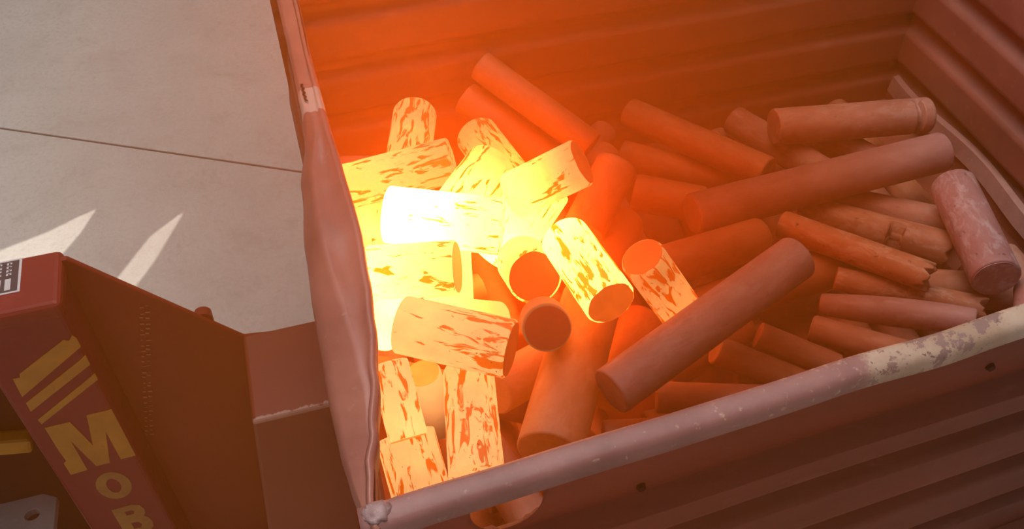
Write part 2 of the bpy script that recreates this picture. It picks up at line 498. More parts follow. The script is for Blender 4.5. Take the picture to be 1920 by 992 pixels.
# left rim: a tube that has been crushed and rolled outwards; (y, inner x, outer x, crush)
LR = [(0.640, -0.004, -0.026, .2), (0.70, 0.004, -0.032, .5), (0.75, 0.018, -0.036, .8), (0.84, 0.035, -0.038, 1), (0.93, 0.048, -0.037, 1),
      (1.015, 0.056, -0.035, 1), (1.13, 0.062, -0.030, 1), (1.29, 0.058, -0.016, 1), (1.40, 0.055, 0.006, .55), (1.47, 0.054, 0.012, .1), (1.62, 0.053, 0.014, 0),
      (1.815, 0.056, 0.014, 0), (1.99, 0.057, 0.014, 0)]
vs, fs = [], []
NY = 110
for i in range(NY + 1):
    y = 0.607 + (1.985 - 0.607) * i / NY
    xi, xo, c = lerp_table(LR, y)
    w_ = xi - xo
    j = wob(3, y, 0, 9, 0.004) * (0.3 + c)
    ridge = 0.42 + 0.25 * math.sin(y * 6.0 + 0.6)
    zc = 0.797 - 0.010 * c
    dent = 0.012 * c * (0.5 + noise.noise(Vector((y * 11, 7.3, 0))))
    sec = [(xi - 0.005, 0.735), (xi - 0.001, 0.770), (xi, 0.790), (xi - 0.005, 0.799), (xi - 0.012, 0.8005 - 0.004 * c),
           (xi - w_ * (ridge - 0.14), zc - dent), (xi - w_ * (ridge - 0.03), zc + 0.004 * c), (xi - w_ * (ridge + 0.10), zc - 0.002 * c),
           (xi - w_ * 0.80, 0.7985 - 0.020 * c + j), (xo + 0.004, 0.795 - 0.030 * c + j), (xo, 0.785 - 0.030 * c + j),
           (xo, 0.765 - 0.022 * c), (xo + 0.002, 0.748 - 0.02 * c), (xo + 0.010, 0.735 - 0.015 * c)]
    for x, z in sec: vs.append((x, y, z))
ns = len(sec)
for i in range(NY):
    for k in range(ns):
        fs.append((i * ns + k, i * ns + (k + 1) % ns, (i + 1) * ns + (k + 1) % ns, (i + 1) * ns + k))
fs.append(tuple(range(ns))); fs.append(tuple(NY * ns + k for k in reversed(range(ns))))
lr = binpart('rim', vs, fs, M['left_rim'])
lr['label'] = 'crushed mauve steel rim, bent inwards'
# left panel hangs below the rim, pushed in at the top
def lx(y, z):
    xi, xo, c = lerp_table(LR, y)
    top = (xi + xo) / 2 + 0.005
    k = min(max((z - 0.45) / 0.29, 0), 1)
    return 0.006 * (1 - k) + top * k
binpart('corrugated_panel', *corrugated('p', 44, ZS[:74], lambda u, z, t: (
    lx(0.66 + u * 1.29, z) + t - 0.6 * corr(z, 0.232, 0.020) * (1 if z < 0.62 else 0.3), 0.62 + u * 1.345, z), 0.005), M['bin'])
# a scrap of dark handwriting on the pale paint patch of the left rim
pts = [(0.024, 1.525), (0.022, 1.517), (0.025, 1.512), (0.022, 1.505), (0.025, 1.499), (0.022, 1.492), (0.025, 1.486), (0.023, 1.479), (0.026, 1.472)]
wv, wf = [], []
for i, (x, y) in enumerate(pts):
    s = 0.0016 if i % 2 else 0.0024
    wv += [(x - s, y, 0.8008), (x + s, y - 0.002, 0.8008), (x + s, y - 0.002, 0.8020), (x - s, y, 0.8020)]
for i in range(len(pts) - 1):
    a = i * 4; b = a + 4
    for k in range(4): wf.append((a + k, a + (k + 1) % 4, b + (k + 1) % 4, b + k))
wf += [(0, 1, 2, 3), (a + 4, a + 5, a + 6, a + 7)]
sc_ = binpart('scribble', wv, wf, M['dark'], False)
sc_['label'] = 'small dark scribble on pale paint'

# front rim: rounded square tube
def tube_x(x0, x1, n, sec):
    vs, fs = [], []
    m = len(sec(0, x0))
    for i in range(n + 1):
        x = x0 + (x1 - x0) * i / n
        for y, z in sec(i, x): vs.append((x, y, z))
    for i in range(n):
        for k in range(m): fs.append((i * m + k, i * m + (k + 1) % m, (i + 1) * m + (k + 1) % m, (i + 1) * m + k))
    fs.append(tuple(range(m))); fs.append(tuple(n * m + k for k in reversed(range(m))))
    return vs, fs
def front_sec(i, x):
    y = yf(x) + wob(x, 1, 0, 7, 0.004); h = 0.8 + wob(x, 4, 0, 6, 0.003); wd = 0.040
    return [(y, h - 0.034), (y, h - 0.010), (y - 0.003, h - 0.003), (y - 0.010, h), (y - wd + 0.010, h - 0.002), (y - wd + 0.003, h - 0.006), (y - wd, h - 0.013), (y - wd, h - 0.030), (y - wd + 0.006, h - 0.035)]
fr = binpart('rim', *tube_x(-0.028, XR + 0.02, 120, front_sec), M['front_rim'])
fr['label'] = 'front rim, cream paint chipped at the right'
# back and right rims (above the picture)
binpart('rim', *tube_x(0.0, XR + 0.02, 30, lambda i, x: [(YB + 0.03, 0.745), (YB + 0.03, 0.795), (YB + 0.025, 0.8), (YB - 0.005, 0.8), (YB - 0.01, 0.795), (YB - 0.01, 0.745)]), M['rim'])
def rr(i, x): return None
vs, fs = [], []
sec = [(XR - 0.01, 0.745), (XR - 0.01, 0.795), (XR - 0.005, 0.8), (XR + 0.025, 0.8), (XR + 0.03, 0.795), (XR + 0.03, 0.745)]
for y in (0.70, 1.1, 1.5, 1.95):
    for x, z in sec: vs.append((x, y, z))
for i in range(3):
    for k in range(6): fs.append((i * 6 + k, i * 6 + (k + 1) % 6, (i + 1) * 6 + (k + 1) % 6, (i + 1) * 6 + k))
fs.append(tuple(range(6))); fs.append(tuple(18 + k for k in reversed(range(6))))
binpart('rim', vs, fs, M['rim'])

# front panel with the oval lifting hole just under the rim
HX, HZ, HA, HB = 0.158, 0.718, 0.050, 0.036
def front_y(x, z):
    d = 0.0
    if z < 0.64: d = corr(z, 0.550, 0.034) if z < 0.55 or z > 0.55 else 0
    return yf(x) - 0.018 - d + wob(x, 9, z, 2.0, 0.006)
nx = 250
xs = [-0.012 + (XR + 0.02) * i / nx for i in range(nx + 1)]
bm = bmesh.new()
grid = {}
for i, x in enumerate(xs):
    for j, z in enumerate(ZS): grid[i, j] = bm.verts.new((x, front_y(x, z), z))
def inside(x, z, s=1.0): return ((x - HX) / (HA * s)) ** 2 + ((z - HZ) / (HB * s)) ** 2 < 1
for i in range(nx):
    for j in range(len(ZS) - 1):
        cx, cz = (xs[i] + xs[i + 1]) / 2, (ZS[j] + ZS[j + 1]) / 2
        if not inside(cx, cz): bm.faces.new((grid[i, j], grid[i + 1, j], grid[i + 1, j + 1], grid[i, j + 1]))
for v in [v for v in bm.verts if not v.link_faces]: bm.verts.remove(v)
for v in bm.verts:
    if v.is_boundary and inside(v.co.x, v.co.z, 1.45):
        a = math.atan2((v.co.z - HZ) / HB, (v.co.x - HX) / HA)
        v.co.x = HX + HA * math.cos(a); v.co.z = HZ + HB * math.sin(a)
        if math.sin(a) < 0: v.co.y -= 0.012 * -math.sin(a)        # torn lip turned outwards
        v.co.y = v.co.y
geo = bmesh.ops.solidify(bm, geom=list(bm.faces), thickness=0.005)
o = bm_obj('corrugated_panel', bm, M['bin'], bin_, True); o.location = -OFF
# round bolts in the front panel
for x, z in ((0.905, 0.690), (0.35, 0.66)):
    bm = bmesh.new()
    bmesh.ops.create_cone(bm, cap_ends=True, segments=12, radius1=0.0075, radius2=0.006, depth=0.008)
    yv = front_y(x, z)
    for v in bm.verts: v.co = Vector((x + v.co.x, yv - 0.002 - v.co.z, z + v.co.y))
    b_ = bm_obj('bolt', bm, M['dark'], bin_, False); b_.location = -OFF
# weld bead at the near corner
bm = bmesh.new()
bmesh.ops.create_icosphere(bm, subdivisions=3, radius=1.0)
for v in bm.verts:
    k = 1 + 0.35 * noise.noise(v.co * 2.2)
    v.co = Vector((-0.006 + v.co.x * 0.017 * k, 0.632 + v.co.y * 0.015 * k, 0.799 + v.co.z * 0.006 * k))
wb = bm_obj('weld_bead', bm, M['weld'], bin_, True); wb.location = -OFF
wb['label'] = 'whitish weld at the near corner'
# floor pan
fp = bm_obj('floor_pan', box_bm((-0.005, 0.63, 0.104), (XR + 0.005, YB + 0.02, 0.132)), M['bin'], bin_); fp.location = -OFF
# angle strip along the foot of the right panel, its free edge bent up
vs, fs = [], []
for i in range(25):
    y = 0.85 + (1.90 - 0.85) * i / 24
    sag = 0.012 * math.sin(i * 0.5)
    for x, z in ((1.614 + sag, 0.185), (1.622 + sag, 0.228), (1.638 + sag, 0.231), (1.645 + sag, 0.185)): vs.append((x, y, z))
for i in range(24):
    for k in range(4): fs.append((i * 4 + k, i * 4 + (k + 1) % 4, i * 4 + 4 + (k + 1) % 4, i * 4 + 4 + k))
fs += [(0, 1, 2, 3), (96, 97, 98, 99)]
ls = binpart('edge_strip', vs, fs, M['ledge'], False)
ls['label'] = 'pale scuffed strip along the foot of the right panel'

# ------------------------------------------------------------------ pallet truck under the bin (floor at z = 0)
tr = empty('pallet_truck', (-0.45, 1.37, 0.0))
tag(tr, 'red pallet truck with yellow lettering, its forks under the bin', 'pallet truck')
TO = Vector((-0.45, 1.37, -0.30))        # truck shapes are written from 0.30 above the floor
def tpart(name, bm, mat, smooth=False, parent=None):
    o = bm_obj(name, bm, mat, parent or tr, smooth)
    if parent is None: o.location = -TO
    return o
# column with the lettered face (front at y = 1.31)
FY = 1.313
col_poly = [(-0.626, 1.432), (-0.460, 1.432), (-0.460, FY), (-0.626, FY)]
col = tpart('column', box_bm((-0.626, FY, -0.30), (-0.460, 1.432, 0.875), 0.010, 3), M['truck_face'])
bm = box_bm((-0.95, 1.302, 0.862), (-0.455, 1.444, 0.900), 0.012, 3)
tpart('top_cap', bm, M['truck'])
# triangular side plate sloping from the cap to the fork carriage
pl = prism('side_plate', [(-0.475, 0.895), (-0.448, 0.898), (-0.196, 0.592), (-0.10, 0.575), (-0.10, -0.28), (-0.475, -0.28)], 'y', 1.413, 1.425, M['truck'], tr, 0.003)
pl.location = -TO
bm = bmesh.new()
bmesh.ops.create_cone(bm, cap_ends=True, segments=20, radius1=0.020, radius2=0.017, depth=0.024)
for v in bm.verts: v.co = Vector((-0.263 + v.co.x, 1.436 + v.co.z, 0.655 + v.co.y))
tpart('pin', bm, M['truck'])
# faint worn lettering strip on the side plate
rnd = random.Random(3)
bm = bmesh.new()
for i in range(26):
    f = i / 25
    cx, cz = -0.361 + (-0.458 + 0.361) * f + 0.006, 0.742 + (0.352 - 0.742) * f
    for k in range(2):
        a = (cx - 0.009 + 0.010 * k, cz + rnd.uniform(-0.004, 0.004))
        w_, h_ = rnd.uniform(0.004, 0.009), rnd.uniform(0.0012, 0.005)
        q = [bm.verts.new((a[0] + dx, 1.4112, a[1] + dz)) for dx, dz in ((0, 0), (w_, -h_ * .6), (w_, h_ * .4), (0, h_))]
        bm.faces.new(q)
wl = tpart('worn_lettering', bm, M['faded'])
wl['label'] = 'faint worn vertical lettering'
wl['kind'] = 'stuff'
# fork carriage: block whose front leans out to the left at the foot
vs = [(-0.198, 1.412, 0.60), (-0.016, 1.412, 0.60), (-0.016, 1.19, 0.60), (-0.200, 1.19, 0.60),
      (-0.30, 1.412, -0.27), (-0.016, 1.412, -0.27), (-0.016, 1.185, -0.27), (-0.30, 1.185, -0.27)]
bm = bmesh.new()
bv = [bm.verts.new(v) for v in vs]
for f in ((0, 1, 2, 3), (4, 7, 6, 5), (0, 3, 7, 4), (1, 5, 6, 2), (3, 2, 6, 7), (0, 4, 5, 1)): bm.faces.new([bv[i] for i in f])
bmesh.ops.bevel(bm, geom=list(bm.edges), offset=0.007, segments=3, profile=0.5, affect='EDGES')
tpart('fork_carriage', bm, M['carriage'])
for y in (0.92, 1.44):
    tpart('fork', box_bm((-0.05, y, 0.335), (1.2, y + 0.16, 0.3985), 0.006), M['truck'])
# dark sheet standing in for the shade in the hollow frame, left of the column
tpart('frame_shade_panel', box_bm((-1.15, 1.436, -0.1), (-0.60, 1.446, 0.895)), M['dark'])
hole = [(-0.711 + 0.3 * 0 + 0.0155 * math.cos(a), 1.315 + 0.013 * math.sin(a)) for a in [k * math.pi / 10 for k in range(20)]]
fpz = prism('foot_plate', [(-0.80, 1.22), (-0.668, 1.22), (-0.662, 1.345), (-0.69, 1.362), (-0.795, 1.362)], 'z', 0.28, 0.30, M['foot'], tr, 0.002, [hole])
fpz.location = -TO
fpz['label'] = 'grey steel plate with a round hole'
tpart('foot_post', box_bm((-0.79, 1.23, -0.30), (-0.675, 1.25, 0.281)), M['dark'])
bm = box_bm((-0.78, 1.395, 0.405), (-0.672, 1.432, 0.448), 0.008)
bmesh.ops.rotate(bm, verts=bm.verts, cent=(-0.70, 1.41, 0.425), matrix=Matrix.Rotation(0.25, 3, 'Y'))
lv = tpart('release_lever', bm, M['yellow']); lv['label'] = 'yellow lever'

# painted stripes and letters on the column
def decal(name, poly, mat, holes=(), label=None):
    o = prism(name, poly, 'y', FY - 0.0012, FY + 0.001, mat, col, 0.0, holes)
    if label: o['label'] = label
    return o
col_z = col
decal('stripe', [(-0.594, 0.729), (-0.582, 0.728), (-0.579, 0.738), (-0.482, 0.801), (-0.475, 0.795), (-0.465, 0.806), (-0.4605, 0.795), (-0.4605, 0.774), (-0.597, 0.675)], M['yellow'])
decal('stripe', [(-0.597, 0.656), (-0.4605, 0.748), (-0.4605, 0.722), (-0.598, 0.629)], M['yellow'])
decal('stripe', [(-0.595, 0.601), (-0.4605, 0.695), (-0.4605, 0.677), (-0.593, 0.586)], M['yellow'])
decal('letter_m', [(-0.592, 0.573), (-0.545, 0.573), (-0.529, 0.486), (-0.511, 0.582), (-0.464, 0.582), (-0.464, 0.421), (-0.494, 0.420), (-0.494, 0.520),
                   (-0.517, 0.417), (-0.544, 0.417), (-0.562, 0.516), (-0.563, 0.411), (-0.597, 0.408), (-0.597, 0.450), (-0.590, 0.456), (-0.592, 0.490)], M['yellow'], (), 'yellow letter M')
def ell(cx, cz, a, b, n=28): return [(cx + a * math.cos(2 * math.pi * k / n), cz + b * math.sin(2 * math.pi * k / n)) for k in range(n)]
decal('letter_o', ell(-0.533, 0.336, 0.034, 0.050), M['yellow_worn'], [ell(-0.533, 0.336, 0.0135, 0.027)], 'worn yellow letter O')
decal('letter_b', [(-0.564, 0.250), (-0.520, 0.252), (-0.506, 0.243), (-0.501, 0.226), (-0.503, 0.210), (-0.509, 0.201), (-0.502, 0.190), (-0.498, 0.170), (-0.502, 0.150), (-0.512, 0.138), (-0.530, 0.134), (-0.564, 0.132)],
      M['yellow_worn'], [[(-0.541, 0.232), (-0.526, 0.232), (-0.522, 0.225), (-0.526, 0.216), (-0.541, 0.216)], [(-0.541, 0.183), (-0.526, 0.183), (-0.521, 0.170), (-0.526, 0.158), (-0.541, 0.158)]], 'worn yellow letter B')
# data sticker on the cap
st = tpart('sticker', box_bm((-0.66, 1.352, 0.8995), (-0.523, 1.437, 0.9012)), M['sticker_white'])
st['label'] = 'dark data sticker with a white edge'
tpart('sticker_field', box_bm((-0.66, 1.356, 0.9008), (-0.5275, 1.433, 0.9018)), M['sticker_dark'])
rnd = random.Random(11)
bm = bmesh.new()
def strip(x0, x1, y0, y1):
    q = [bm.verts.new(p) for p in ((x0, y0, 0.9021), (x1, y0, 0.9021), (x1, y1, 0.9021), (x0, y1, 0.9021))]
    bm.faces.new(q)
for r in range(5):
    x = -0.548 - 0.017 * r
    for k in range(4):
        y0 = 1.396 + k * 0.009
        strip(x, x + 0.0035, y0, y0 + 0.006); strip(x + 0.006, x + 0.009, y0 + rnd.uniform(0, .003), y0 + 0.007); strip(x, x + 0.009, y0 + 0.005, y0 + 0.0065)
for r in range(5):
    x = -0.549 - 0.017 * r
    strip(x, x + 0.010, 1.360, 1.388)
sp_ = tpart('sticker_print', bm, M['sticker_white']); sp_['kind'] = 'stuff'

# ------------------------------------------------------------------ billets
def billet_mesh(L, r, seed, segs=36, jag=0.0, notch=None, swell=0.0):
    rnd = random.Random(seed)
    be = min(0.004, r * 0.12)
    rings = [(0.0, 0.0, 0.0), (0.0, r - be, 0.0), (be * 0.35, r - be * 0.3, 0), (be, r, 0)]
    n = max(8, int(L / (0.005 if notch else 0.012)))
    for i in range(1, n): rings.append((be + (L - 2 * be) * i / n, r, 1))
    rings += [(L - be, r, 0), (L - be * 0.35, r - be * 0.3, 0), (L, r - be, 0)]
    off = Vector((rnd.uniform(0, 50), rnd.uniform(0, 50), rnd.uniform(0, 50)))
    vs, fs = [(0, 0, 0)], []
    for z, rad, mid in rings[1:]:
        for k in range(segs):
            a = 2 * math.pi * k / segs
            d = Vector((math.cos(a), math.sin(a), 0))
            rr_ = rad * (1 + 0.012 * noise.noise(d * 1.5 + Vector((0, 0, z * 9)) + off) + 0.006 * noise.noise(d * 6 + Vector((0, 0, z * 40)) + off))
            if swell: rr_ *= 1 - swell * abs(z / L - 0.55) ** 2 * 2
            zz = z
            if jag and z > L * 0.5:
                zz -= jag * max(0, noise.noise(d * 2.2 + off) + 0.25) * (z - L * 0.5) / (L * 0.5)
            if notch and notch[0] < z < notch[1] and abs((a - notch[2] + math.pi) % (2 * math.pi) - math.pi) < notch[3]: rr_ *= notch[4]
            vs.append((d.x * rr_, d.y * rr_, zz))
    nr = len(rings) - 1
    top = len(vs); zt = sum(v[2] for v in vs[-segs:]) / segs
    vs.append((0, 0, zt))
    for k in range(segs):
        k2 = (k + 1) % segs
        fs.append((0, 1 + k2, 1 + k))
        b = 1 + (nr - 1) * segs
        fs.append((top, b + k, b + k2))
    for i in range(nr - 1):
        for k in range(segs):
            k2 = (k + 1) % segs
            fs.append((1 + i * segs + k, 1 + i * segs + k2, 1 + (i + 1) * segs + k2, 1 + (i + 1) * segs + k))
    return vs, fs

def billet(p, q, r, mat, seed, **kw):
    p, q = Vector(p) + Vector((0, 0, B - 0.3)), Vector(q) + Vector((0, 0, B - 0.3))
    d = q - p
    if kw.get('notch'):                                    # turn the world direction of the notch into an angle round the axis
        a, b_, w_, half, deep = kw['notch']
        lv_ = d.to_track_quat('Z', 'Y').inverted() @ Vector(w_)
        kw['notch'] = (a * d.length, b_ * d.length, math.atan2(lv_.y, lv_.x) % (2 * math.pi), half, deep)
    vs, fs = billet_mesh(d.length, r, seed, **kw)
    o = mesh_obj('steel_billet', vs, fs, mat, None, True)
    for pg in o.data.polygons:
        if abs(pg.normal.z) > 0.9: pg.use_smooth = False
    o.location = p
    o.rotation_euler = d.to_track_quat('Z', 'Y').to_euler()
    return o

def end_face(par, r, z, mat, glow, seed):
    """the cut end: a shallow plate just proud of the billet's end"""
    segs, vs, fs = 36, [(0, 0, 0.0012)], []
    off = Vector((seed * 3.1, 1.7, 0))
    for k in range(segs):
        a = 2 * math.pi * k / segs
        rr_ = r * (0.915 + 0.04 * noise.noise(Vector((math.cos(a) * 2, math.sin(a) * 2, 0)) + off))
        vs.append((math.cos(a) * rr_, math.sin(a) * rr_, 0.0012))
    for k in range(segs): vs.append((vs[1 + k][0], vs[1 + k][1], -0.001))
    for k in range(segs):
        k2 = (k + 1) % segs
        fs.append((0, 1 + k, 1 + k2)); fs.append((1 + k, 1 + segs + k, 1 + segs + k2, 1 + k2))
    o = mesh_obj('end_face', vs, fs, mat, par, False)
    o.location = (0, 0, z)
    if z < 0.01: o.rotation_euler = (math.pi, 0, 0)
    o['glow'] = float(glow)
    return o

BIL = [
('H1', [0.2088, 1.6565, 0.7337], [0.2719, 1.8631, 0.7306], 0.0509),
('H2', [0.4277, 1.5576, 0.7214], [0.3952, 1.7617, 0.715], 0.0503),
('H3', [0.2545, 1.3944, 0.8208], [0.3686, 1.5126, 0.836], 0.0536),
('H4', [0.0737, 1.6114, 0.768], [0.2971, 1.571, 0.8183], 0.0483),
('H5', [0.3759, 1.3904, 0.8511], [0.5069, 1.3592, 0.9308], 0.0474),
('H6', [0.3498, 1.4356, 0.6477], [0.4666, 1.4694, 0.7931], 0.0617),
('H7', [0.1262, 1.3678, 0.8913], [0.3267, 1.2813, 0.8826], 0.0537),
('H8', [0.1249, 1.6798, 0.673], [0.0964, 1.4681, 0.6992], 0.0432),
('H9', [0.0696, 1.2656, 0.8523], [0.223, 1.2145, 0.8707], 0.0502),
('H10', [0.2595, 1.4273, 0.7372], [0.2198, 1.2425, 0.6809], 0.0342),
('H11', [0.1016, 1.1363, 0.8431], [0.2702, 1.029, 0.8405], 0.0515),
('H12', [0.1534, 1.1861, 0.7818], [0.2898, 1.1912, 0.7115], 0.0474),
('H13', [0.3825, 1.3433, 0.7125], [0.3722, 1.2271, 0.7879], 0.0534),
('H14', [0.3558, 1.1199, 0.7886], [0.3463, 1.0649, 0.83], 0.0438),
('H15', [0.4355, 1.2437, 0.8589], [0.457, 1.0526, 0.873], 0.047),
('H16', [0.6651, 1.1546, 0.6528], [0.5651, 1.1734, 0.8363], 0.0432),
('H17', [0.0643, 1.0664, 0.834], [0.0695, 0.9566, 0.7614], 0.0333),
('H18', [0.202, 1.0754, 0.7419], [0.1578, 0.8368, 0.7689], 0.0462),
('H19', [0.0717, 1.0503, 0.6394], [0.078, 0.9238, 0.5719], 0.0541),
('H20', [0.1426, 1.0963, 0.5715], [0.1246, 1.1053, 0.7338], 0.0328),
('H22', [0.061, 1.2681, 0.6578], [0.1088, 1.2939, 0.74], 0.0363),
('H21', [0.4836, 1.2064, 0.7121], [0.2965, 0.8907, 0.7136], 0.0586),
('C1', [0.7997, 1.4323, 0.6488], [1.4411, 1.4587, 0.6496], 0.0475),
('C2', [0.4243, 0.9456, 0.7674], [0.8564, 1.1121, 0.8094], 0.0444),
('C3', [0.641, 1.2958, 0.6529], [0.9274, 1.3476, 0.6205], 0.0446),
('C4', [1.3864, 1.3346, 0.6636], [1.2932, 1.0488, 0.6796], 0.0489),
('C5', [1.0935, 1.4558, 0.5591], [1.336, 1.2188, 0.5828], 0.0402),
('C6', [0.9891, 1.3692, 0.624], [1.186, 1.1004, 0.6602], 0.0319),
('C7', [1.0414, 1.2095, 0.5938], [1.2923, 1.0358, 0.5995], 0.0259),
('C8', [0.9763, 1.1536, 0.5926], [1.209, 0.9791, 0.6535], 0.0304),
('C9', [0.9383, 1.1112, 0.574], [1.0769, 0.9836, 0.59], 0.0294),
('C10', [0.8009, 1.0974, 0.6167], [0.9342, 0.9995, 0.58], 0.0278),
('C11', [0.6933, 1.0717, 0.6395], [0.8501, 0.9913, 0.57], 0.0294),
('C12', [0.5545, 1.0224, 0.601], [0.7662, 0.9503, 0.6001], 0.0307),
('C13', [1.1184, 1.6742, 0.6374], [1.5174, 1.6246, 0.6187], 0.0448),
('C14', [1.2618, 1.7568, 0.5596], [1.3831, 1.5579, 0.543], 0.0311),
('C15', [1.097, 1.8278, 0.5501], [1.2275, 1.5447, 0.5501], 0.0391),
('C16', [0.818, 1.8649, 0.6088], [1.031, 1.5241, 0.634], 0.039),
('C17', [0.7703, 1.7838, 0.5483], [1.0099, 1.5934, 0.5482], 0.037),
('C18', [0.643, 1.6619, 0.6998], [0.4411, 1.8915, 0.8143], 0.0359),
('C19', [0.5558, 1.7103, 0.6427], [0.4001, 1.8885, 0.7337], 0.0393),
('C20', [0.5377, 1.4109, 0.6965], [0.6453, 1.5104, 0.7703], 0.0467),
('C21', [0.6548, 1.486, 0.6192], [0.5494, 1.3475, 0.6091], 0.0526),
('C22', [1.1744, 1.4862, 0.55], [1.3931, 1.3156, 0.56], 0.0376),
('C23', [0.6187, 1.2483, 0.5563], [0.4745, 1.0807, 0.5562], 0.046),
('C24', [0.2459, 1.0737, 0.6714], [0.3924, 1.1566, 0.6216], 0.0459),
('C25', [0.7417, 1.6199, 0.57], [0.8803, 1.5282, 0.57], 0.0442),
('C26', [0.5865, 1.085, 0.5865], [0.8018, 1.1598, 0.5761], 0.0455),
('C27', [0.7192, 1.2411, 0.5567], [1.0771, 1.2724, 0.5568], 0.0465),
('C28', [0.4586, 1.6921, 0.6327], [0.5002, 1.456, 0.6331], 0.0483),
]
FILL = [
([0.085, 1.3016, 0.473], [0.0816, 1.8685, 0.473], 0.039, 'dark billet in the gap between the hot near-left billet and the white-hot stub'),
([0.175, 0.7114, 0.473], [0.1735, 1.2685, 0.473], 0.039, 'dark billet in the gap between the streaked upright billet and the streaked corner billet'),
([0.175, 1.3196, 0.473], [0.183, 1.873, 0.473], 0.039, 'dark billet in the gap between the hazy peach end and the wavy-scaled hot billet'),
([0.265, 0.7392, 0.473], [0.264, 1.2431, 0.473], 0.039, 'dark billet in the gap between the streaked upright billet and the thick dull orange billet'),
([0.355, 1.3264, 0.473], [0.3513, 1.8781, 0.473], 0.039, 'dark billet in the gap between the white-hot slanting billet and the half-hidden hot billet'),
([0.445, 0.7361, 0.473], [0.4479, 1.2632, 0.473], 0.039, 'dark billet in the gap between the dull buried billet and the long slanting billet'),
([0.535, 1.3061, 0.473], [0.534, 1.8703, 0.473], 0.039, 'dark billet in the gap between the bright-lipped end and the lone yellow-hot billet'),
([0.625, 1.3135, 0.473], [0.6282, 1.856, 0.473], 0.039, 'dark billet in the gap between the lone yellow-hot billet and the shadowed back billet'),
([0.715, 1.3152, 0.473], [0.7151, 1.8729, 0.473], 0.039, 'dark billet in the gap between the mottled orange billet and the shadowed back billet'),
([1.075, 0.7213, 0.473], [1.0772, 1.246, 0.473], 0.039, 'dark billet in the gap between the round-ended mauve billet and the flat-ended billet'),
([1.075, 1.3117, 0.473], [1.0701, 1.8561, 0.473], 0.039, 'dark billet in the gap between the long smooth billet and the lower hazy billet'),
([1.165, 0.7314, 0.473], [1.1631, 1.2516, 0.473], 0.039, 'dark billet in the gap between the flat-ended billet and the round-ended mauve billet'),
([1.255, 0.7146, 0.473], [1.2599, 1.2486, 0.473], 0.039, 'dark billet in the gap between the round-ended mauve billet and the thin ragged billet'),
([1.255, 1.312, 0.473], [1.2606, 1.8634, 0.473], 0.039, 'dark billet in the gap between the slanting back billet and the long smooth billet'),
([1.345, 0.7388, 0.473], [1.3447, 1.2605, 0.473], 0.039, 'dark billet in the gap between the thin ragged billet and the cracked tan billet'),
([1.345, 1.3, 0.473], [1.3434, 1.8674, 0.473], 0.039, 'dark billet in the gap between the long smooth billet and the slanting back billet'),
([1.435, 0.738, 0.473], [1.4371, 1.2423, 0.473], 0.039, 'dark billet in the gap between the thin ragged billet and the crusted purple billet'),
([1.435, 1.3297, 0.473], [1.4322, 1.8744, 0.473], 0.039, 'dark billet in the gap between the long smooth billet and the thin slanting billet'),
([1.525, 0.7147, 0.473], [1.5302, 1.2578, 0.473], 0.039, 'dark billet in the gap between the crusted purple billet and the thin ragged billet'),
([0.104, 1.4046, 0.554], [0.3157, 1.4375, 0.554], 0.036, 'dark billet in the gap between the narrow yellow billet and the thick yellow billet'),
([0.7976, 1.0191, 0.474], [0.5512, 1.0338, 0.474], 0.04, 'dark billet in the gap between the thin mauve billet and the shadowed front billet'),
([0.1859, 0.9338, 0.5523], [0.4199, 0.9863, 0.5523], 0.0343, 'dark billet in the gap between the thick dull orange billet and the streaked upright billet'),
([0.4374, 1.3231, 0.5576], [0.4196, 1.6272, 0.5576], 0.0396, 'dark billet in the gap between the brown end face and the bright-lipped end'),
([0.2602, 0.7472, 0.6292], [0.2001, 1.0128, 0.6292], 0.0392, 'dark billet in the gap between the thick dull orange billet and the streaked corner billet'),
([0.8808, 1.4988, 0.4692], [0.9124, 1.7518, 0.4692], 0.0352, 'dark billet in the gap between the long smooth billet and the brown left billet'),
([0.7367, 0.8714, 0.6179], [0.4188, 0.9444, 0.6179], 0.0399, 'dark billet in the gap between the dull buried billet and the thin mauve billet'),
([0.2836, 1.7714, 0.6273], [0.0562, 1.8394, 0.6273], 0.0373, 'dark billet in the gap between the left back hot billet and the under-rim stub'),
([0.8862, 1.2108, 0.4712], [0.6856, 1.2237, 0.4712], 0.0372, 'dark billet in the gap between the dipping brown billet and the shadowed front billet'),
([0.9959, 1.0302, 0.4704], [0.7851, 1.1133, 0.4704], 0.0364, 'dark billet in the gap between the sunken tan billet and the thin mauve billet'),
([1.4157, 1.0854, 0.5598], [1.2052, 1.1671, 0.5598], 0.0418, 'dark billet in the gap between the thin ragged billet and the round-ended mauve billet'),
([0.3265, 1.102, 0.5533], [0.0485, 1.2769, 0.5533], 0.0353, 'dark billet in the gap between the low red billet and the streaked upright billet'),
([0.5877, 1.6187, 0.5931], [0.7138, 1.7476, 0.5931], 0.0391, 'dark billet in the gap between the right-pointing hot billet and the long leaning billet'),
([0.8183, 1.3294, 0.4774], [0.9902, 1.4927, 0.4774], 0.0434, 'dark billet in the gap between the short brown billet and the shadowed middle billet'),
([0.5478, 1.704, 0.5535], [0.759, 1.8765, 0.5535], 0.0355, 'dark billet in the gap between the long leaning billet and the lower hazy billet'),
([1.1952, 0.7701, 0.6399], [1.3826, 1.0293, 0.6399], 0.0379, 'dark billet in the gap between the crusted purple billet and the round-ended mauve billet'),
]
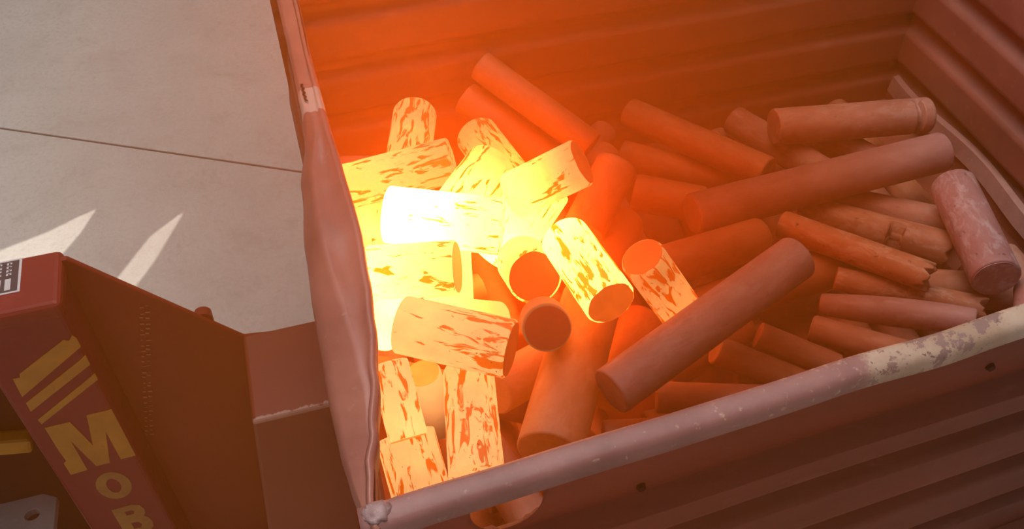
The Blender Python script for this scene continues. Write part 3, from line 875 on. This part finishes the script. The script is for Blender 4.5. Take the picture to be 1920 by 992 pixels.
# heat at the two ends, share of scale at the two ends, glow of the seen end (None: no separate end), label
HOT = {
'H1': (2.6, 1.5, 0.6, 0.7, None, 'glowing billet standing up at the very back of the hot heap'),
'H2': (6., 1.5, 0.55, 0.65, None, 'glowing round-topped billet half hidden behind another, back right of the heap'),
'H3': (16., 5, 0.5, 0.6, None, 'yellow hot billet slanting up in front of the round-topped one'),
'H4': (4.5, 1.6, 0.6, 0.7, None, 'glowing billet lying level from the bent left rim, at the back'),
'H5': (12.0, 1.3, .25, .50, .62, 'glowing billet pointing right with a dull red cut end, topmost right of the heap'),
'H6': (40., 14.0, 0.3, 0.5, None, 'white-hot billet slanting down to a pointed corner in the middle of the heap'),
'H7': (50., 14.0, 0.1, 0.55, None, 'white-hot billet lying level at the centre of the heap'),
'H8': (4., 8.0, .10, .15, None, 'pale glowing billet stub tucked under the bent left rim'),
'H9': (16., 6.0, .40, .42, 2.2, 'thick yellow billet butting the left rim, below the white-hot one'),
'H10': (14.0, 8.0, .10, .15, None, 'narrow yellow billet standing beside the end of the thick yellow one'),
'H11': (1.9, 1.15, .25, .85, .45, 'large glowing billet with wavy dark scale, nearest the centre of the heap'),
'H12': (9.0, 3.5, .10, .20, None, 'glowing billet peeping out behind the one with wavy scale'),
'H13': (12.0, 7.0, 0.3, 0.5, .62, 'billet seen end on, red face with a bright yellow lip'),
'H14': (.10, .16, .2, .2, .17, 'billet seen end on with a dull brown face'),
'H15': (18., 9.0, 0.55, 0.75, .85, 'yellow-hot billet with an orange end, lying apart to the right of the heap'),
'H16': (1.7, .85, .70, .75, .72, 'mottled orange billet with a red end, rightmost of the glowing ones'),
'H17': (1.5, 1.9, .45, .50, 1.6, 'glowing billet with a bright lower end against the near left rim'),
'H18': (1.6, 1.15, .60, .70, None, 'streaked orange billet standing upright behind the front rim'),
'H19': (1.6, 1.1, .55, .70, None, 'streaked orange billet in the near left corner of the bin'),
'H22': (20., 20., .05, .05, None, 'white-hot stub added for the glare left of the billet with wavy scale'),  # made-up billet that supplies the white glare between its neighbours
'H20': (0.12, 1.6, .20, .10, 2.3, 'small glowing billet seen end on, its face hazy peach'),
}
COLD = {   # tint, wear, glow, label
'H21': (1.0, .3, .10, 'thick dull orange billet running down to the front rim beside the glowing heap'),
'C1': (.15, .15, 0, 'long smooth mauve billet lying across the back of the bin'),
'C2': (.10, .30, 0, 'long mauve billet slanting up over the mottled hot one'),
'C3': (1.0, .2, 0, 'short brown billet below the long smooth one at the back'),
'C4': (.0, .9, 0, 'pale purple crusted billet leaning down to the front rim, far right'),
'C5': (.75, .7, 0, 'tan billet with a dark notch, below the long smooth one'),
'C6': (.9, .9, 0, 'tan cracked billet with a broken end, in front of the notched one'),
'C7': (.75, .9, 0, 'thin rough billet with a ragged left end'),
'C8': (.05, .35, 0, 'mauve billet with a rounded end, lying along the front rim at right'),
'C9': (.6, .3, 0, 'short flat-ended brown billet under the round-ended mauve one'),
'C10': (.7, .3, 0, 'brown billet dipping behind the front rim, next left of the flat-ended one'),
'C11': (.8, .3, 0, 'tan billet sunk low behind the middle of the front rim'),
'C12': (.1, .2, 0, 'thin mauve billet just showing above the middle of the front rim'),
'C13': (.5, .5, 0, 'split-ended billet at the back right corner of the bin'),
'C14': (.3, .4, 0, 'thin mauve billet slanting out from under the split-ended one'),
'C15': (.4, .5, 0, 'slanting billet second from the split-ended one at the back'),
'C16': (1.0, .3, 0, 'hazy brown billet slanting at the middle of the back panel'),
'C17': (1.0, .3, 0, 'hazy brown billet sunk behind the left end of the long smooth one'),
'C18': (1.0, .2, .02, 'long hazy billet leaning on the back panel above the heap'),
'C19': (1.0, .2, .10, 'dull orange billet leaning on the back panel beside the round-topped one'),
'C20': (1.0, .2, .03, 'pale-ended billet behind the glowing one with the dull red cut end'),
'C21': (1.0, .2, .06, 'billet in shadow behind the yellow-hot one lying apart'),
'C22': (.5, .4, 0, 'brown billet in the shadow under the long smooth one at right'),
'C23': (1.0, .2, .08, 'dull billet under the lower end of the long slanting mauve one'),
'C24': (.4, .2, .28, 'red billet lying low in front of the brown-faced one'),
'C25': (1.0, .3, 0, 'brown billet at the left end of the long smooth one'),
'C26': (1.0, .2, .02, 'billet in shadow in front of the long slanting mauve one'),
'C27': (1.0, .2, 0, 'billet in shadow behind the long slanting mauve one'),
'C28': (1.0, .2, .20, 'red billet deep behind the V of the white-hot ones'),
}
for i, (nm, p, q, r) in enumerate(BIL):
    L = (Vector(q) - Vector(p)).length
    if nm in HOT:
        h0, h1, f0, f1, cap, lab = HOT[nm]
        o = billet(p, q, r, M['hot'], i)
        o['heat0'], o['heat1'], o['flake'], o['flake_end'] = float(h0), float(h1), float(f0), float(f1)
        tag(o, lab, 'billet', 'glowing billets')
        if cap is not None: end_face(o, r, L, M['hot_face'], cap, i)
    else:
        ti, we, gl, lab = COLD[nm]
        kw = {}
        if nm == 'C6': kw = dict(jag=0.05)
        if nm == 'C5': kw = dict(notch=(0.60, 0.69, (-0.55, -0.62, 0.55), 0.95, 0.3), jag=0.02)
        if nm == 'C13': kw = dict(notch=(0.885, 0.925, (0, -1, 0.3), 1.5, 0.72))
        if nm == 'C7': kw = dict(jag=0.02)
        if nm == 'C8': kw = dict(swell=0.45)
        o = billet(p, q, r, M['cold'], i, **kw)
        o['tint'], o['wear'], o['glow'] = float(ti), float(we), float(gl)
        tag(o, lab, 'billet', 'cooled billets')
        if nm == 'C4':
            e = end_face(o, r, L, M['cold'], 0, i); e['tint'] = 0.0; e['wear'] = 1.0; e['label'] = 'rough purple cut end'
        if nm in ('C20', 'C13', 'C3'):
            e = end_face(o, r, L, M['cold'], gl, i); e['tint'] = ti; e['wear'] = 0.6
        if nm in ('C9', 'C1'):
            e = end_face(o, r, 0, M['cold'], gl, i); e['tint'] = ti; e['wear'] = 0.4
for i, (p, q, r, lab) in enumerate(FILL):
    o = billet(p, q, r, M['cold'], 100 + i, segs=20)
    o['tint'], o['wear'], o['glow'] = random.uniform(.3, .9), 0.3, 0.0
    tag(o, lab, 'billet', 'buried billets')

# ------------------------------------------------------------------ haze volume added for the orange veil of glare
hz = bm_obj('haze', box_bm((-1, -1, -1), (1, 1, 1)), haze_mat())
hz.location = (0.26, 1.30, B + 0.62)
hz.scale = (1.90, 1.25, 1.27)
tag(hz, 'thin haze added for the orange veil of glare over the bin', 'haze', None, 'stuff')
